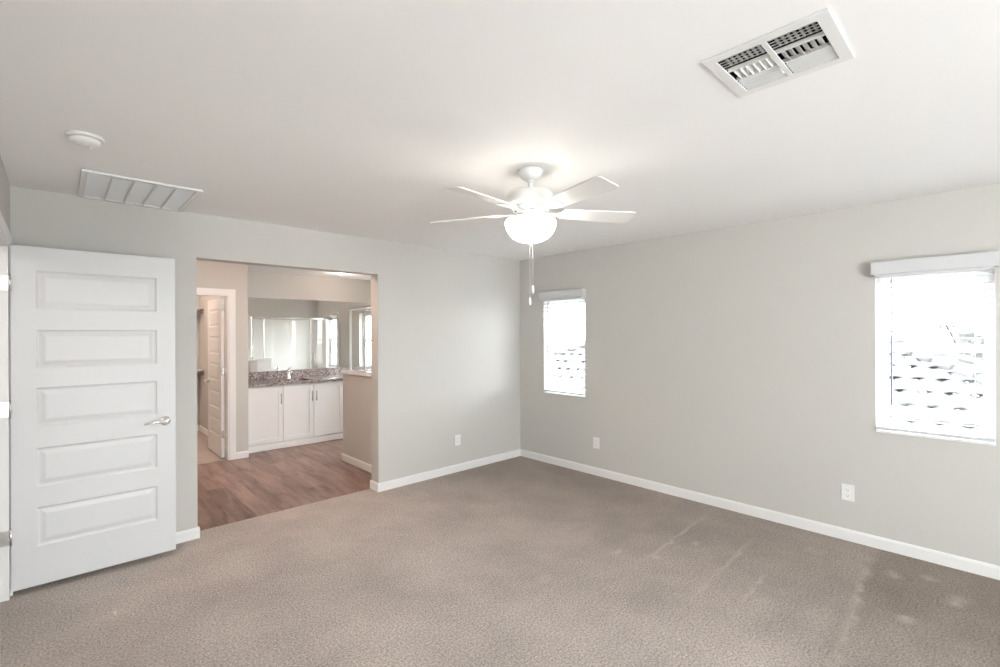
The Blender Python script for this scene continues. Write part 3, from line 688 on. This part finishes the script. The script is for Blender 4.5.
# neighbour's hipped, barrel-tiled house
RX, RZ, SL = 8.0, 1.42, .42; RY0, RY1 = -2.2, 3.6; HW = 5.2
hs = thing('neighbour_house', (RX, .7, GZ), 'neighbouring house with a pale barrel-tiled hip roof seen through the windows', 'house')
MB().box(RX-HW+.5, RX+HW-.5, RY0-HW+.5, RY1+HW-.5, GZ, RZ-SL*HW+.02).build('walls', M['exterior'], hs)
def tile_face(origin, along, down, length0, length1, run):
    """one roof slope: ridge side length0 at the top widening by 45 degree hips to length1 at the eave"""
    mb = MB(); tw, tl = .30, .42; rows = int(run/tl); o = Vector(origin); A = Vector(along); D = Vector(down)
    for r_ in range(rows+1):
        s0, s1 = r_*tl, min(run, (r_+1)*tl+.04)
        if s1-s0 < .1: continue
        def edge(s): return length0/2+s
        k0 = -int(edge(s1)/tw)-1
        cols = []
        n = int(2*edge(s1)/tw)+1; sub = 8
        prev = None
        for c in range(n*sub+1):
            u = -edge(s1)+c*tw/sub
            if u > edge(s1): u = edge(s1)
            ph = (c % sub)/sub
            h = .055*abs(math.sin(PI*ph))
            jit = .012*math.sin(r_*7.1+(c//sub)*3.7)
            def clampu(s): return max(-edge(s), min(edge(s), u))
            top = o+A*clampu(s0)+D*s0+Vector((0, 0, -SL*s0+h))
            bot = o+A*clampu(s1)+D*(s1+jit)+Vector((0, 0, -SL*s1+h+.035))
            row = [mb.bm.verts.new(top), mb.bm.verts.new(bot), mb.bm.verts.new(bot-Vector((0, 0, .022)))]
            if prev:
                mb.bm.faces.new((prev[0], prev[1], row[1], row[0])).smooth = False
                mb.bm.faces.new((prev[1], prev[2], row[2], row[1]))
            prev = row
    return mb
mid = (RY0+RY1)/2
tile_face((RX, mid, RZ), (0, 1, 0), (-1, 0, 0), RY1-RY0, 0, HW).build('roof_slope', M['rooftile'], hs)
tile_face((RX, mid, RZ), (0, -1, 0), (1, 0, 0), RY1-RY0, 0, HW).build('roof_slope', M['rooftile'], hs)
tile_face((RX, RY0, RZ), (1, 0, 0), (0, -1, 0), 0, 0, HW).build('roof_slope', M['rooftile'], hs)
tile_face((RX, RY1, RZ), (-1, 0, 0), (0, 1, 0), 0, 0, HW).build('roof_slope', M['rooftile'], hs)
caps = MB()
def capline(p, q):
    p, q = Vector(p), Vector(q); n = int((q-p).length/.4)
    for k in range(n):
        a = p.lerp(q, k/n); b_ = p.lerp(q, (k+1.12)/n)
        caps.tube([a+Vector((0, 0, .06)), b_+Vector((0, 0, .085))], [.095, .125], 10)
capline((RX, RY0, RZ), (RX, RY1, RZ))
for sx_ in (-1, 1):
    capline((RX, RY0, RZ), (RX+sx_*HW, RY0-HW, RZ-SL*HW)); capline((RX, RY1, RZ), (RX+sx_*HW, RY1+HW, RZ-SL*HW))
caps.build('ridge_caps', M['rooftile'], hs)

def blob_tree(x, y, h, r, label, seed):
    rnd = random.Random(seed)
    t_ = thing('tree', (x, y, GZ), label, 'tree', 'pale trees beyond the tiled roof')
    MB().tube([(0, 0, 0), (.1, 0, h*.4), (0, .1, h*.7)], [.16, .12, .06], 8).build('trunk', M['bark'], t_, local=True)
    bm = bmesh.new()
    for k in range(9):
        c = Vector((rnd.uniform(-r, r)*.7, rnd.uniform(-r, r)*.7, h-r*.6+rnd.uniform(-.5, .4)*r)); rr = r*rnd.uniform(.35, .6)
        res_ = bmesh.ops.create_icosphere(bm, subdivisions=3, radius=rr, matrix=Matrix.Translation(c))
        for v_ in res_['verts']:
            dv_ = v_.co-c; v_.co = c+dv_*(1+.22*math.sin(v_.co.x*9+k)*math.sin(v_.co.y*11)*math.cos(v_.co.z*10)+rnd.uniform(-.09, .09))
    me = bpy.data.meshes.new('foliage'); bm.to_mesh(me); bm.free(); me.materials.append(M['leaf'])
    o = bpy.data.objects.new('foliage', me); o.parent = t_; COL.objects.link(o)
TREES = [(33, -6.2, 4.9, 2.1, 'round pale tree beyond the roof, nearest the middle of the right-hand window'), (31, -11.2, 4.6, 1.8, 'low pale tree beyond the roof, right of the round one'),
         (46, -3.5, 4.9, 1.9, 'farther pale tree beyond the roof at the left of the right-hand window'), (50, -16, 5.1, 2.6, 'wide pale tree beyond the roof at the right of the right-hand window')]
for i, a in enumerate(TREES): blob_tree(*a, seed=i+3)
pm = thing('palm_tree', (40, -2.2, GZ), 'thin leaning palm trunk standing beyond the tiled roof', 'palm tree')
MB().tube([(0, 0, 0), (.05, .1, 2.2), (.1, .35, 3.9), (.15, .8, 5.2)], [.16, .11, .09, .08], 10).build('trunk', M['bark'], pm, local=True)
fb = MB()
for k in range(11):
    a = 2*PI*k/11; c, s_ = math.cos(a), math.sin(a); pr = None
    for i in range(7):
        t_ = i/6; w_ = .16*math.sin(PI*min(1, t_*.9+.08)); rr = .7*t_; z = 5.2+.38*math.sin(t_*PI*.85)-.62*t_*t_
        row = [fb.bm.verts.new((.15+c*rr-s_*w_, .8+s_*rr+c*w_, z-.05)), fb.bm.verts.new((.15+c*rr, .8+s_*rr, z)), fb.bm.verts.new((.15+c*rr+s_*w_, .8+s_*rr-c*w_, z-.05))]
        if pr:
            for j in range(2): fb.bm.faces.new((pr[j], pr[j+1], row[j+1], row[j]))
        pr = row
fb.build('frond', M['leaf'], pm, local=True)
